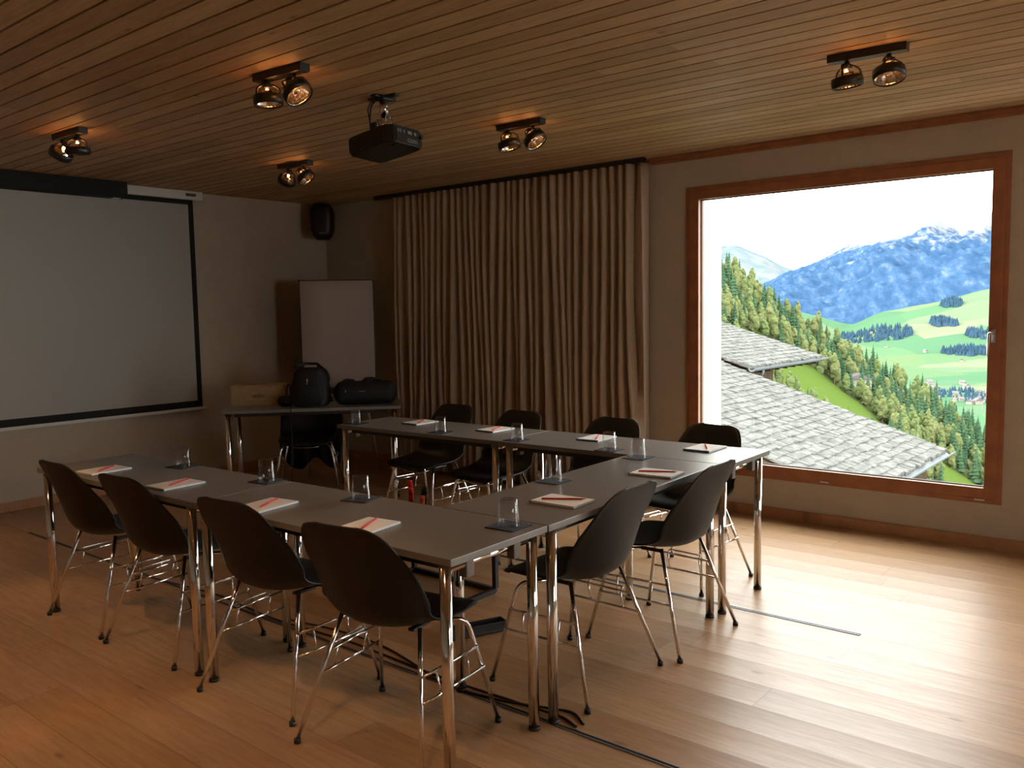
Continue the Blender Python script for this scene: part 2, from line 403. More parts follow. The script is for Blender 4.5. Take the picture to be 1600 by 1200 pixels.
# ------------------------------------------------------------------ shell chairs
def smooth_curve(P, t):
    """Catmull-Rom through tuples"""
    n = len(P)-1; f = min(max(t, 0), .99999)*n; i = int(f); u = f-i
    a = P[max(i-1, 0)]; b_ = P[i]; c = P[i+1]; d = P[min(i+2, n)]
    return tuple(.5*((2*b_[k])+(-a[k]+c[k])*u+(2*a[k]-5*b_[k]+4*c[k]-d[k])*u*u+(-a[k]+3*b_[k]-3*c[k]+d[k])*u**3) for k in range(len(b_)))
def shell_bm():
    # y, z, half width, side lift along the normal, edge lip
    P = [(.232, .420, .150, .000), (.226, .432, .185, .002), (.200, .442, .207, .006), (.14, .440, .222, .014), (.05, .430, .231, .028), (-.05, .424, .234, .048),
         (-.13, .436, .234, .070), (-.180, .468, .234, .088), (-.208, .520, .234, .094), (-.228, .590, .230, .080), (-.248, .660, .219, .055),
         (-.264, .720, .201, .034), (-.277, .765, .180, .020), (-.286, .793, .156, .010), (-.291, .807, .125, .004), (-.293, .813, .085, .001)]
    m, n = 46, 26; rows = []
    for i in range(m+1):
        t = i/m; y, z, w, c = smooth_curve(P, t)
        y2, z2, _, _ = smooth_curve(P, min(t+.01, 1)); y1, z1, _, _ = smooth_curve(P, max(t-.01, 0))
        ty, tz = y2-y1, z2-z1; l = math.hypot(ty, tz) or 1; ny, nz = tz/l, -ty/l     # forward / upward side
        row = []
        for j in range(n+1):
            u = -1+2*j/n; k = abs(u)**2.3
            lip = max(0, abs(u)-.93)/.07
            off = c*k-.006*lip
            row.append((w*u, y+ny*off, z+nz*off))
        rows.append(row)
    b = BM(); grid(b, rows); return b
def make_chair(label):
    t = thing('shell_chair', label, 'chair')
    o = obj('seat_shell', shell_bm(), M['shell'], t)
    md = o.modifiers.new('thick', 'SOLIDIFY'); md.thickness = .006; md.offset = -1
    rT = .0082
    legs = {}
    for fx in (-1, 1):
        for fy in (-1, 1):
            foot = Vector((fx*.268, fy*.232, .014)); sh = Vector((fx*(.198 if fy > 0 else .176), fy*(.145 if fy > 0 else .100), .404 if fy > 0 else .408))
            end = Vector((fx*.105, fy*.035, .4125 if fy > 0 else .4085))
            b = BM(); tube(b, bend([foot, sh, end], .045, 7) if fy > 0 else [foot, sh+(sh-foot)*.085], rT, 12); lg = obj('leg', b, M['chrome'], t)
            b = BM(); tube(b, [foot-Vector((0, 0, .014)), foot+Vector((0, 0, .002))], .0125, 12); obj('glide', b, M['black'], lg)
            legs[fx, fy] = (foot, sh)
    for fx in (-1, 1):
        def at(fy, z):
            f, s = legs[fx, fy]; k = (z-f.z)/(s.z-f.z); return f.lerp(s, k)
        b = BM(); ox = Vector((fx*.012, 0, 0))
        a1, a2 = at(-1, .300)+ox, at(1, .300)+ox; c1, c2 = at(-1, .222)+ox, at(1, .222)+ox
        tube(b, [a1, a2], .0052, 8); tube(b, [c1, c2], .0052, 8)
        for k in (.22, .78):
            p, q = a1.lerp(a2, k), c1.lerp(c2, (k-.5)*.86+.5); tube(b, [p, q], .0036, 8)
        i1, i2 = a1.lerp(a2, .22)+Vector((fx*.022, 0, .012)), a1.lerp(a2, .78)+Vector((fx*.022, 0, .012))
        tube(b, bend([a1.lerp(a2, .22), i1, i2, a1.lerp(a2, .78)], .006, 3), .0036, 8)
        obj('linking_bracket', b, M['chrome'], t)
    for fx in (-1, 1):
        b = BM(); box(b, fx*.105-.013, fx*.105+.013, -.055, .055, .406, .4165, .003); obj('mounting_plate', b, M['black'], t)
    b = BM(); tube(b, bend([(-.105, .03, .405), (-.105, .15, .395), (-.06, .175, .392), (.06, .175, .392), (.105, .15, .395), (.105, .03, .405)], .02), .0045, 8)
    obj('front_hoop', b, M['chrome'], t)
    return t
CH = [(-2.462, .155, 1, 'black shell chair at the far left end of the front row'),
      (-1.868, .165, 4, 'black shell chair second from the left in the front row'),
      (-1.066, .165, 5.5, 'black shell chair third from the left in the front row'),
      (-.430, .165, 9, 'large black shell chair closest to the camera in the front row'),
      (-.213, .955, 90, 'black shell chair seen from behind on the right side, nearer the camera'),
      (-.160, 1.560, 90, 'black shell chair seen from behind on the right side, nearer the window'),
      (-2.490, 2.390, 177, 'black shell chair with lit seat, leftmost behind the rear table row'),
      (-1.835, 2.330, 175, 'black shell chair second from the left behind the rear table row'),
      (-1.088, 2.330, 177, 'black shell chair in front of the curtain edge, third behind the rear row'),
      (-.475, 2.370, 172, 'black shell chair in front of the window at the right end of the rear row')]
ch0 = None
for x, y, a, lb in CH:
    if ch0 is None: ch0 = make_chair(lb); ch0.location = (x, y, 0); ch0.rotation_euler = (0, 0, R(a)); ch0['group'] = 'shell chairs around the tables'
    else: dup(ch0, (x, y, 0), R(a), lb)
pc = O2+d2*.62+n2*.42
sc_ch = dup(ch0, (pc.x, pc.y, 0), A2+math.pi, 'black shell chair tucked behind the diagonal side table'); del sc_ch['group']

# coat hanging on that chair's back
def coat():
    rows = []; n = 40
    for j in range(19):
        t = j/18; z = .70-.58*t; row = []
        for i in range(n+1):
            u = -1+2*i/n
            w = .235+.035*math.sin(t*3.0)
            hem = .10*(.5+.5*math.cos(u*5.5+.5))*t**3
            yy = .335+.022*math.sin(u*11+t*2)*(.3+t)+.02*noise.noise(Vector((u*2, t*2, 4)))-.09*abs(u)**3*(1-t*.5)
            row.append((w*u+.012*math.sin(t*6+u*3), -yy, z+hem))
        rows.append(row)
    b = BM(); V = grid(b, rows)
    o = obj('coat', b, M['coat']); md = o.modifiers.new('t', 'SOLIDIFY'); md.thickness = .012
    o.location = (pc.x, pc.y, 0); o.rotation_euler = (0, 0, A2+math.pi)
    tag(o, 'black coat hanging down behind the chair under the side table', 'coat')
coat()

# ------------------------------------------------------------------ pads, pencils, glasses, coasters
def make_pad(label):
    t = thing('notepad', label, 'notepad', group='notepads on the tables')
    b = BM(); box(b, -.074, .074, -.104, .104, 0, .0022, .0004); obj('backing_card', b, M['card'], t)
    b = BM(); box(b, -.073, .073, -.103, .103, .0022, .0105, .0006); obj('paper_block', b, M['paper'], t)
    b = BM(); box(b, -.0735, .0735, .099, .1045, .0005, .0112, .0006); obj('glued_edge', b, M['card'], t)
    return t
def make_pencil(label):
    t = thing('pencil', label, 'pencil', group='red pencils on the notepads')
    b = BM(); tube(b, [(-.087, 0, .0036), (.070, 0, .0036)], .0036, 6); obj('shaft', b, M['pencil'], t)
    b = BM(); tube(b, [(.070, 0, .0036), (.086, 0, .0036)], [.0035, .0006], 8); obj('tip', b, M['lead'], t)
    return t
# (x, y, pad angle, pencil angle, seat words)
PADS = [(-2.415, .090, 4, 308, 'at the far left seat of the front row'), (-1.780, .110, 3, 299, 'at the second seat of the front row'),
        (-1.088, .100, 8, 299, 'at the third seat of the front row'), (-.508, .107, 8, 298, 'at the seat nearest the camera'),
        (-.183, .820, 92, 33, 'on the cross table, nearer the camera'), (-.165, 1.515, 94, 29, 'on the cross table, nearer the window'),
        (-2.362, 2.190, 178, 121, 'at the left end of the rear row'), (-1.705, 2.200, 178, 114, 'second from the left on the rear row'),
        (-.975, 2.240, 182, 117, 'third from the left on the rear row'), (-.300, 2.255, 180, 300, 'at the right end of the rear row')]
pad0 = pen0 = None
for x, y, a, pa, w in PADS:
    lp = 'white notepad '+w; lq = 'red pencil lying on the notepad '+w
    if pad0 is None:
        pad0 = make_pad(lp); pad0.location = (x, y, .74); pad0.rotation_euler = (0, 0, R(a))
        pen0 = make_pencil(lq); pen0.location = (x+.01, y, .7505); pen0.rotation_euler = (0, 0, R(pa))
    else:
        dup(pad0, (x, y, .74), R(a), lp); dup(pen0, (x+.005, y+.005, .7505), R(pa), lq)
def make_glass(label):
    b = BM()
    prof = [(0.0001, .0935), (.0300, .0935), (.0325, .0915), (.0390, .0012), (.0383, .0002), (.0376, .0012), (.0312, .0840), (.0290, .0865), (.0001, .0870)]
    lathe(b, prof, 36); o = obj('drinking_glass', b, M['glass'], smooth=True)
    bmo = BM(); bmo.from_mesh(o.data); bmesh.ops.remove_doubles(bmo, verts=bmo.verts[:], dist=.0003); bmesh.ops.recalc_face_normals(bmo, faces=bmo.faces[:]); bmo.to_mesh(o.data); bmo.free()
    return tag(o, label, 'glass', 'upturned glasses on coasters')
def make_coaster(label):
    b = BM(); box(b, -.060, .060, -.060, .060, 0, .004, .001); o = obj('coaster', b, M['felt']); return tag(o, label, 'coaster', 'dark coasters under the glasses')
GL = [(-2.197, .383, 8, 'at the far left of the front row'), (-1.521, .402, 10, 'beside the front row table joint'), (-.880, .403, 14, 'in the middle of the nearest table'),
      (-.115, .412, 3, 'at the corner nearest the camera'), (-.453, 1.125, 2, 'on the cross table, nearer the camera'), (-.454, 1.835, 3, 'where the cross table meets the rear row'),
      (-2.727, 1.945, 5, 'at the left end of the rear row'), (-1.935, 1.950, 5, 'between the first two pads of the rear row'), (-1.334, 1.960, 3, 'beside the rear row table joint'),
      (-.703, 1.955, 6, 'left of the last pad of the rear row')]
g0 = k0 = None
for x, y, a, w in GL:
    lg = 'upturned clear glass '+w; lk = 'dark square coaster under the glass '+w
    if g0 is None: k0 = make_coaster(lk); g0 = make_glass(lg); oo = (k0, g0)
    else:
        k = k0.copy(); k['label'] = lk; g = g0.copy(); g['label'] = lg; C.objects.link(k); C.objects.link(g); oo = (k, g)
    oo[0].location = (x, y, .74); oo[0].rotation_euler = (0, 0, R(a)); oo[1].location = (x, y, .7442)

# ------------------------------------------------------------------ ceiling spotlights
def head(parent, cx, tilt_x, tilt_y, lit=True):
    """one AR111 head under the bar: arm, shade ring, reflector, bulb"""
    Mh = Matrix.Translation((cx, 0, -.098)) @ Matrix.Rotation(R(tilt_y), 4, 'Y') @ Matrix.Rotation(R(tilt_x), 4, 'X') @ Matrix.Scale(1.18, 4)
    e = BM(); tube(e, [(cx, 0, -.03), (cx, 0, -.060)], .010, 12); tube(e, [(cx-.024, 0, -.058), (cx+.024, 0, -.058)], .008, 8)
    arm = obj('swivel_arm', e, M['black'], parent)
    e = BM(); lathe(e, [(.056, -.040), (.058, -.020), (.056, -.004), (.052, -.004), (.053, -.020), (.052, -.040)], 32, closed=True)
    for k in range(3):
        a = 2*math.pi*k/3+.5; tube(e, bend([(.054*math.cos(a), .054*math.sin(a), -.008), (.048*math.cos(a), .048*math.sin(a), .022), (.012*math.cos(a), .012*math.sin(a), .040)], .02), .0042, 6)
    lathe(e, [(.0005, .046), (.016, .046), (.018, .038), (.016, .026), (.0005, .026)], 16)
    xform(e, Mh); h = obj('lamp_head', e, M['black'], parent)
    e = BM(); prof = []
    for k in range(9):
        t = k/8; r = .018+.033*t; prof.append((r, .020-.046*t**1.8+.004))
    rings = [[e.verts.new((r*math.cos(2*math.pi*q/24), r*math.sin(2*math.pi*q/24), z-.006)) for q in range(24)] for r, z in prof[3:]]
    for i in range(len(rings)-1):
        for q in range(24): e.faces.new((rings[i][q], rings[i][(q+1) % 24], rings[i+1][(q+1) % 24], rings[i+1][q]))
    lathe(e, [(.0505, -.034), (.0525, -.036), (.0525, -.030)], 24)
    xform(e, Mh); obj('reflector', e, M['reflector'], h)
    e = BM(); bmesh.ops.create_uvsphere(e, u_segments=12, v_segments=8, radius=.0075); xform(e, Mh @ Matrix.Translation((0, 0, .012)) @ Matrix.Diagonal((1, 1, 1.8, 1)))
    obj('bulb', e, M['bulb'], h)
    e = BM(); lathe(e, [(.0005, -.008), (.014, -.008), (.017, -.018), (.014, -.024), (.0005, -.026)], 16); xform(e, Mh); obj('glare_cap', e, M['reflector'], h)
    return Mh
def spot_light(name, wm, watts, cone, blend=.5):
    l = bpy.data.lights.new(name, 'SPOT'); l.energy = watts; l.color = (1, .54, .24); l.spot_size = R(cone); l.spot_blend = blend; l.shadow_soft_size = .02
    o = bpy.data.objects.new(name, l); C.objects.link(o); o.matrix_world = wm; return o
def point_light(name, loc, watts):
    l = bpy.data.lights.new(name, 'POINT'); l.energy = watts; l.color = (1, .36, .09); l.shadow_soft_size = .018
    o = bpy.data.objects.new(name, l); C.objects.link(o); o.location = loc; return o
LAMPS = [(-3.56, .53, 2, [(-.095, -8, 38, 4), (.09, 5, 4)], 'black twin spotlight at the left end of the ceiling, near the screen'),
         (-1.57, .60, 4, [(-.095, 2, -4), (.09, 4, -38)], 'black twin spotlight on the ceiling left of the projector, nearest the camera'),
         (-3.51, 2.11, 4, [(-.085, 8, 36, 4), (.085, 14, -36, 10)], 'black twin spotlight near the far corner, heads turned apart'),
         (-1.47, 2.21, 1, [(-.095, 4, -14), (.09, 0, -38)], 'black twin spotlight on the ceiling in front of the curtain'),
         (.525, 2.15, 3, [(-.085, 6, -5), (.09, -14, -8)], 'black twin spotlight at the right, above the window side'),
         (.50, .55, 2, [(-.09, 0, 20), (.09, 0, -20)], 'black twin spotlight over the window side, above the near end of the cross table'),
         (-3.50, -1.02, 2, [(-.09, 6, 20, 42), (.09, 8, -20, 42)], 'black twin spotlight behind the front row, towards the screen'),
         (-1.50, -1.02, 2, [(-.09, 6, 20, 42), (.09, 8, -20, 42)], 'black twin spotlight behind the front row, in its middle'),
         (.50, -1.02, 2, [(-.09, 6, 20, 42), (.09, 8, -20, 42)], 'black twin spotlight behind the front row, close to the camera')]
for x, y, a, heads, lb in LAMPS:
    t = thing('ceiling_spotlight', lb, 'ceiling lamp', (x, y, H), R(a), 'twin spotlights on the ceiling')
    b = BM(); box(b, -.165, .165, -.028, .028, -.034, 0, .002); obj('mounting_bar', b, M['black'], t)
    for cx, tx, ty, *pw in heads:
        Mh = head(t, cx, tx, ty)
        Wm = Matrix.Translation((x, y, H)) @ Matrix.Rotation(R(a), 4, 'Z') @ Mh
        point_light('bulb_glow', (Wm @ Matrix.Translation((0, 0, .012))).to_translation(), .8)
        spot_light('halogen_beam', Wm @ Matrix.Translation((0, 0, -.042)), pw[0] if pw else 14, 56, .5)

# ------------------------------------------------------------------ projector
pj = thing('ceiling_projector', 'black projector hanging from the ceiling on a chrome mount', 'projector', (-1.60, 1.25, H), R(2))
b = BM(); box(b, -.10, .10, -.018, .018, -.012, 0, .003); box(b, -.018, .018, -.075, .075, -.012, 0, .003); box(b, -.035, .035, -.035, .035, -.022, -.010, .004)
obj('ceiling_bracket', b, M['black'], pj)
b = BM(); tube(b, [(0, 0, -.02), (0, 0, -.10)], .022, 16); tube(b, [(0, 0, -.09), (0, 0, -.19)], .016, 12)
for k in range(4): tube(b, [(-.03, 0, -.05-.022*k), (.03, 0, -.05-.022*k)], .005, 8)
tube(b, [(-.028, -.02, -.115), (-.028, -.02, -.165)], .006, 8); tube(b, [(.028, .02, -.105), (.028, .02, -.165)], .006, 8)
obj('mount_pole', b, M['chrome'], pj)
def proj_body():
    b = BM(); poly = [(-.165, -.10), (-.135, -.125), (.12, -.125), (.165, -.09), (.165, .10), (.13, .125), (-.13, .125), (-.165, .105)]
    prism(b, poly, 'z', -.285, -.195); 
    bmesh.ops.bevel(b, geom=b.edges[:], offset=.010, segments=3, affect='EDGES')
    return b
TILT = Matrix.Translation((0, 0, -.21)) @ Matrix.Rotation(R(-7), 4, 'Y') @ Matrix.Rotation(R(-3), 4, 'X') @ Matrix.Translation((0, 0, .21))
def pobj(name, b, m, par=pj): xform(b, TILT); return obj(name, b, m, par)
bd = pobj('body', proj_body(), M['black'])
b = BM(); box(b, -.12, .10, -.09, .09, -.200, -.180, .006); box(b, -.075, -.035, -.03, .01, -.185, -.12, .003); pobj('adapter_plate', b, M['rail'])
b = BM(); lathe(b, [(.034, -.012), (.040, 0), (.040, .02), (.030, .02), (.027, 0)], 24); xform(b, Matrix.Translation((-.163, .055, -.235)) @ Matrix.Rotation(R(-90), 4, 'Y')); pobj('lens', b, M['glass'] if False else M['black'])
b = BM()
for k in range(7): box(b, -.09+.022*k, -.078+.022*k, -.1270, -.1245, -.268, -.215)
pobj('vent_grille', b, M['rail'])
b = BM(); tube(b, bend([(-.075, .01, -.010), (-.105, .01, -.03), (-.13, .02, -.11), (-.12, .03, -.195)], .04), .0045, 8); tube(b, bend([(-.08, -.01, -.010), (-.10, -.02, -.05), (-.085, -.02, -.12), (-.075, -.02, -.195)], .04), .0035, 8)
obj('cable', b, M['black'], pj)
b = BM(); tube(b, [(.12, -.06, -.295), (.12, -.06, -.285)], .012, 12); tube(b, [(.165, .085, -.235), (.182, .085, -.235)], .010, 12); pobj('adjusting_foot', b, M['black'])
def text(name, body, size, m, parent, mtx, ext=.0004):
    cu = bpy.data.curves.new(name, 'FONT'); cu.body = body; cu.size = size; cu.extrude = ext; cu.align_x = 'CENTER'; cu.align_y = 'CENTER'
    cu.materials.append(m); tmp = bpy.data.objects.new(name+'_curve', cu); C.objects.link(tmp)
    bpy.context.view_layer.update(); dg = bpy.context.evaluated_depsgraph_get()
    me = bpy.data.meshes.new_from_object(tmp.evaluated_get(dg)); bpy.data.objects.remove(tmp); me.name = name
    o = bpy.data.objects.new(name, me); C.objects.link(o); o.parent = parent; o.matrix_local = mtx; return o
text('lettering', 'com', .042, M['mark'], pj, TILT @ Matrix.Translation((.1652, .03, -.262)) @ Matrix.Rotation(R(90), 4, 'Z') @ Matrix.Rotation(R(90), 4, 'X'))
b = BM()
for k, (q0, q1) in enumerate(((-.07, -.062), (-.055, -.047), (-.03, -.022), (.0, .028), (.045, .06))): box(b, .164, .1665, q0, q1, -.232, -.216, .001)
pobj('socket', b, M['mark'])

# ------------------------------------------------------------------ speaker, flipchart
sp = thing('wall_speaker', 'small black loudspeaker mounted high in the far corner', 'speaker', (-5.13, 3.62, 0))
def sbox(w, d, z0, z1, tw):
    b = BM(); n = 28; rings = []
    for k in range(11):
        t = k/10; z = z0+(z1-z0)*t; s = (1-abs(2*t-1)**4)**.35 if 0 < t < 1 else .55
        s = max(s, .6); ww = w*(.82+.18*t)*s; dd = d*s
        rings.append([b.verts.new((ww*math.copysign(abs(math.cos(a))**.55, math.cos(a)), dd*math.copysign(abs(math.sin(a))**.55, math.sin(a)), z)) for a in [2*math.pi*q/n for q in range(n)]])
    for i in range(10):
        for q in range(n): f = b.faces.new((rings[i][q], rings[i][(q+1) % n], rings[i+1][(q+1) % n], rings[i+1][q])); f.smooth = True
    b.faces.new(rings[0][::-1]); b.faces.new(rings[-1]); return b
bb = sbox(.125, .10, 2.215, 2.565, 0); xform(bb, Matrix.Rotation(R(40), 4, 'Z')); obj('cabinet', bb, M['black'], sp)
b = BM(); tube(b, [(0, 0, 2.40), (-.16, .15, 2.40)], .014, 10); box(b, -.298, -.15, .12, .20, 2.36, 2.44, .004); obj('wall_bracket', b, M['black'], sp)
b = BM(); box(b, -.03, .03, -.0015, .0015, 2.268, 2.276); xform(b, Matrix.Translation((.078, -.068, 0)) @ Matrix.Rotation(R(40), 4, 'Z')); obj('badge', b, M['mark'], sp)

fa = R(55); fd = Vector((math.cos(fa), math.sin(fa), 0)); 
fc = thing('flipchart', 'white flipchart on a tripod in the corner, left of the curtain', 'flipchart', (-4.65, 3.375, 0), fa)
b = BM(); box(b, -.345, .345, -.012, .006, .74, 1.775, .003); obj('board', b, M['rail'], fc)
b = BM(); rows = [[(x, -.016-.010*math.sin(math.pi*max(0, .3-t)/.3)*.2, 1.79-1.0*t) for x in (-.335, -.1, .1, .335)] for t in [k/8 for k in range(9)]]
grid(b, rows); o = obj('paper_pad', b, M['flip'], fc); md = o.modifiers.new('t', 'SOLIDIFY'); md.thickness = .006; md.offset = -1
b = BM(); box(b, -.35, .35, -.022, -.008, 1.775, 1.80, .003); obj('clamp_bar', b, M['rail'], fc)
b = BM(); box(b, -.34, .34, -.075, -.012, .735, .752, .003); obj('pen_tray', b, M['rail'], fc)
for p, q in (((-.22, .02, .80), (-.32, -.20, 0)), ((.22, .02, .80), (.34, -.16, 0)), ((0, .03, 1.2), (0, .34, 0))):
    b = BM(); tube(b, [p, q], .011, 10); obj('leg', b, M['steel'], fc)

# ------------------------------------------------------------------ things on the side table
def on2(s, n, z=.74): p = O2+d2*s+n2*n; return (p.x, p.y, z)
cr = thing('wooden_box', 'pale wooden wine box with a small dark print on the side table', 'box', on2(.235, .37), A2)
b = BM(); box(b, -.215, .215, -.005, .15, 0, .158, .002); obj('body', b, M['crate'], cr)
b = BM(); box(b, -.217, .217, -.007, .152, .1585, .168, .0015); obj('lid', b, M['crate'], cr)
b = BM()
random.seed(3)
for z, w, h in ((.095, .022, .006), (.082, .05, .011), (.069, .045, .006)):
    x = -w
    while x < w:
        ww = random.uniform(.003, .007); box(b, x, x+ww, -.0062, -.0048, z-h/2, z+h/2*random.uniform(.5, 1)); x += ww+.002
obj('stamp', b, M['print'], cr)
st_ = thing('strap_loop', 'thin black cable loop standing beside the wooden box on the side table', 'cable', on2(.475, .36), A2)
b = BM(); tube(b, bend([(0, 0, .004), (-.008, 0, .09), (.0, 0, .165), (.02, 0, .165), (.024, 0, .08), (.03, 0, .004)], .02), .006, 8); obj('cord', b, M['fabric'], st_)
b = BM(); tube(b, bend([(.02, -.01, .006), (.05, -.15, .006), (.065, -.335, .006), (.07, -.385, -.02), (.07, -.39, -.35), (.05, -.37, -.735)], .03), .004, 8); obj('lead', b, M['fabric'], st_)

def blob(fn, nu=32, nv=18):
    b = BM(); rings = []
    for j in range(nv+1):
        rings.append([b.verts.new(fn(2*math.pi*i/nu, j/nv)) for i in range(nu)])
    for j in range(nv):
        for i in range(nu): f = b.faces.new((rings[j][i], rings[j][(i+1) % nu], rings[j+1][(i+1) % nu], rings[j+1][i])); f.smooth = True
    b.faces.new(rings[0][::-1]); b.faces.new(rings[-1]); return b
bp = thing('backpack', 'black backpack standing on the side table, strap hanging from its top', 'backpack', on2(.675, .24), A2)
def bpf(a, t):
    w = (.165-.055*t**2.2)*(1 if t < .93 else 1-(t-.93)*5); d = (.11-.03*t)*(1 if t < .93 else 1-(t-.93)*4)
    w *= min(1, .8+t*2); k = 1+.04*noise.noise(Vector((math.cos(a)*2, math.sin(a)*2, t*5)))
    return (w*k*math.copysign(abs(math.cos(a))**.7, math.cos(a)), d*k*math.copysign(abs(math.sin(a))**.7, math.sin(a)), .31*t)
obj('body', blob(bpf), M['fabric'], bp)
b = blob(lambda a, t: ((.115*math.sin(math.pi*(.12+.76*t))**.4)*math.copysign(abs(math.cos(a))**.6, math.cos(a)), -.10+.035*math.sin(a)*math.sin(math.pi*(.1+.8*t))**.5, .02+.15*t)); obj('front_pocket', b, M['fabric'], bp)
b = BM(); tube(b, bend([(-.055, 0, .30), (-.05, 0, .345), (.07, 0, .34), (.07, 0, .30)], .02), .011, 8); tube(b, [(-.05, 0, .335), (-.13, .0, .325)], .017, 8); obj('grab_handle', b, M['fabric'], bp)
b = BM(); tube(b, bend([(.065, 0, .335), (.14, .0, .27), (.155, 0, .20), (.10, 0, .13)], .03), .011, 8); obj('shoulder_strap', b, M['fabric'], bp)
b = BM(); tube(b, [(-.01, -.088, .225), (-.014, -.090, .195), (-.02, -.094, .180)], .003, 6); tube(b, [(-.022, -.088, .225), (-.014, -.090, .20)], .002, 6); obj('zip_puller', b, M['steel'], bp)
for s in (-1,):
    b = blob(lambda a, t: (-.20+.07*math.cos(a)*math.sin(math.pi*(.1+.8*t))**.6, .0+.07*math.sin(a)*math.sin(math.pi*(.1+.8*t))**.6, .085*t)); obj('hip_pad', b, M['fabric'], bp)
hb = thing('holdall', 'black soft holdall lying along the right end of the side table', 'bag', on2(1.118, .24), A2)
def hbf(a, t):
    x = -.255+.51*t; e = min(1, (min(t, 1-t)+.015)*9)**.45
    k = 1+.05*noise.noise(Vector((x*9, math.cos(a)*1.5, math.sin(a)*1.5)))
    return (x, .125*k*e*math.cos(a), .095+(.095*k*e)*math.copysign(abs(math.sin(a))**.8, math.sin(a)))
obj('body', blob(hbf, 28, 26), M['fabric'], hb)
b = BM(); tube(b, bend([(-.02, .0, .18), (.0, -.01, .205), (.06, -.01, .21), (.11, 0, .19), (.13, 0, .18)], .03), .014, 8); obj('grab_handle', b, M['fabric'], hb)
b = BM(); tube(b, bend([(-.19, 0, .175), (-.16, 0, .200), (-.10, 0, .195), (-.08, 0, .178)], .03), .012, 8); obj('strap', b, M['fabric'], hb)
b = BM(); box(b, -.045, .0, -.129, -.126, .112, .119, .0005); obj('label_patch', b, M['mark'], hb)
b = BM(); tube(b, [(-.155, -.122, .128), (-.153, -.126, .110)], .003, 6); obj('zip_puller', b, M['steel'], hb)

# ------------------------------------------------------------------ trolley inside the U with markers, power strip, cables
tr = thing('low_table', 'low black metal table with a floor frame standing inside the U of tables', 'side table', (-1.45, 1.30, 0), TH*0-.01)
X0, X1, Y0, Y1, q = -.31, .31, -.22, .22, .0125
b = BM()
for yy in (Y0, Y1): box(b, X0, X1, yy-q, yy+q, 0, .025, .001)
for xx in (X0, X1): box(b, xx-q, xx+q, Y0+q, Y1-q, 0, .025, .001)
obj('floor_frame', b, M['rail'], tr)
for xx in (X0, X1):
    b = BM(); box(b, xx-q, xx+q, Y1-q, Y1+q, .025, .385, .001); obj('upright', b, M['rail'], tr)
b = BM(); box(b, X0-.02, X1+.02, Y0+.10, Y1+.02, .385, .40, .002); obj('tray', b, M['rail'], tr)
def marker(x, y, m, h, lb, tilt=0):
    t = thing('marker', lb, 'marker', (x, y, .40))
    b = BM(); lathe(b, [(.0003, 0), (.014, 0), (.014, h*.62), (.0132, h*.63), (.0003, h*.63)], 14); xform(b, Matrix.Rotation(R(tilt), 4, 'Y')); obj('barrel', b, m, t)
    b = BM(); lathe(b, [(.0003, h*.63), (.0148, h*.63), (.0138, h*.97), (.011, h), (.0003, h)], 14); xform(b, Matrix.Rotation(R(tilt), 4, 'Y')); obj('cap', b, m, t)
for k in range(2): pass
marker(-1.742, 1.50, M['red'], .135, 'tall red marker standing on the low black table', -4)
marker(-1.708, 1.462, M['red'], .105, 'shorter red marker beside the tall red one', 2)
marker(-1.650, 1.50, M['green'], .10, 'dark green marker standing on the low black table', 4)
marker(-1.618, 1.480, M['black'], .118, 'black marker standing behind the green one', 5)
marker(-1.597, 1.445, M['orange'], .075, 'short orange marker right of the green one', 0)
ps = thing('power_strip', 'black power strip with a small red switch lying on the floor inside the U', 'power strip', (-.835, 1.015, 0), R(66))
b = BM(); box(b, -.15, .15, -.035, .035, 0, .012, .002); box(b, -.15, .15, -.035, -.029, .012, .048, .001); box(b, -.15, .15, .029, .035, .012, .048, .001)
for x0 in (-.15, .144): box(b, x0, x0+.006, -.029, .029, .012, .048)
obj('housing', b, M['black'], ps)
for k in range(3):
    b = BM(); lathe(b, [(.024, .012), (.024, .030), (.019, .030), (.018, .016), (.0005, .016)], 20, cx=-.03+.06*k); obj('socket', b, M['rail'], ps)
b = BM(); box(b, -.128, -.108, -.012, .012, .012, .040, .002); obj('switch', b, M['red'], ps)
def cable(lb, pts, r=.0045):
    b = BM(); tube(b, bend([(x, y, r) for x, y in pts], .12, 6), r, 8); tag(obj('floor_cable', b, M['black']), lb, 'cable')
cable('black cable running over the floor from the table legs to the power strip', [(-1.70, .60), (-1.35, .66), (-1.06, .66), (-.80, .60), (-.57, .53), (-.30, .56), (-.02, .66), (.06, .60)])
cable('black cable lying along the floor channel under the front row', [(-2.9, .535), (-2.3, .60), (-1.75, .56), (-1.2, .60), (-.62, .575), (-.02, .60), (.05, .57)])


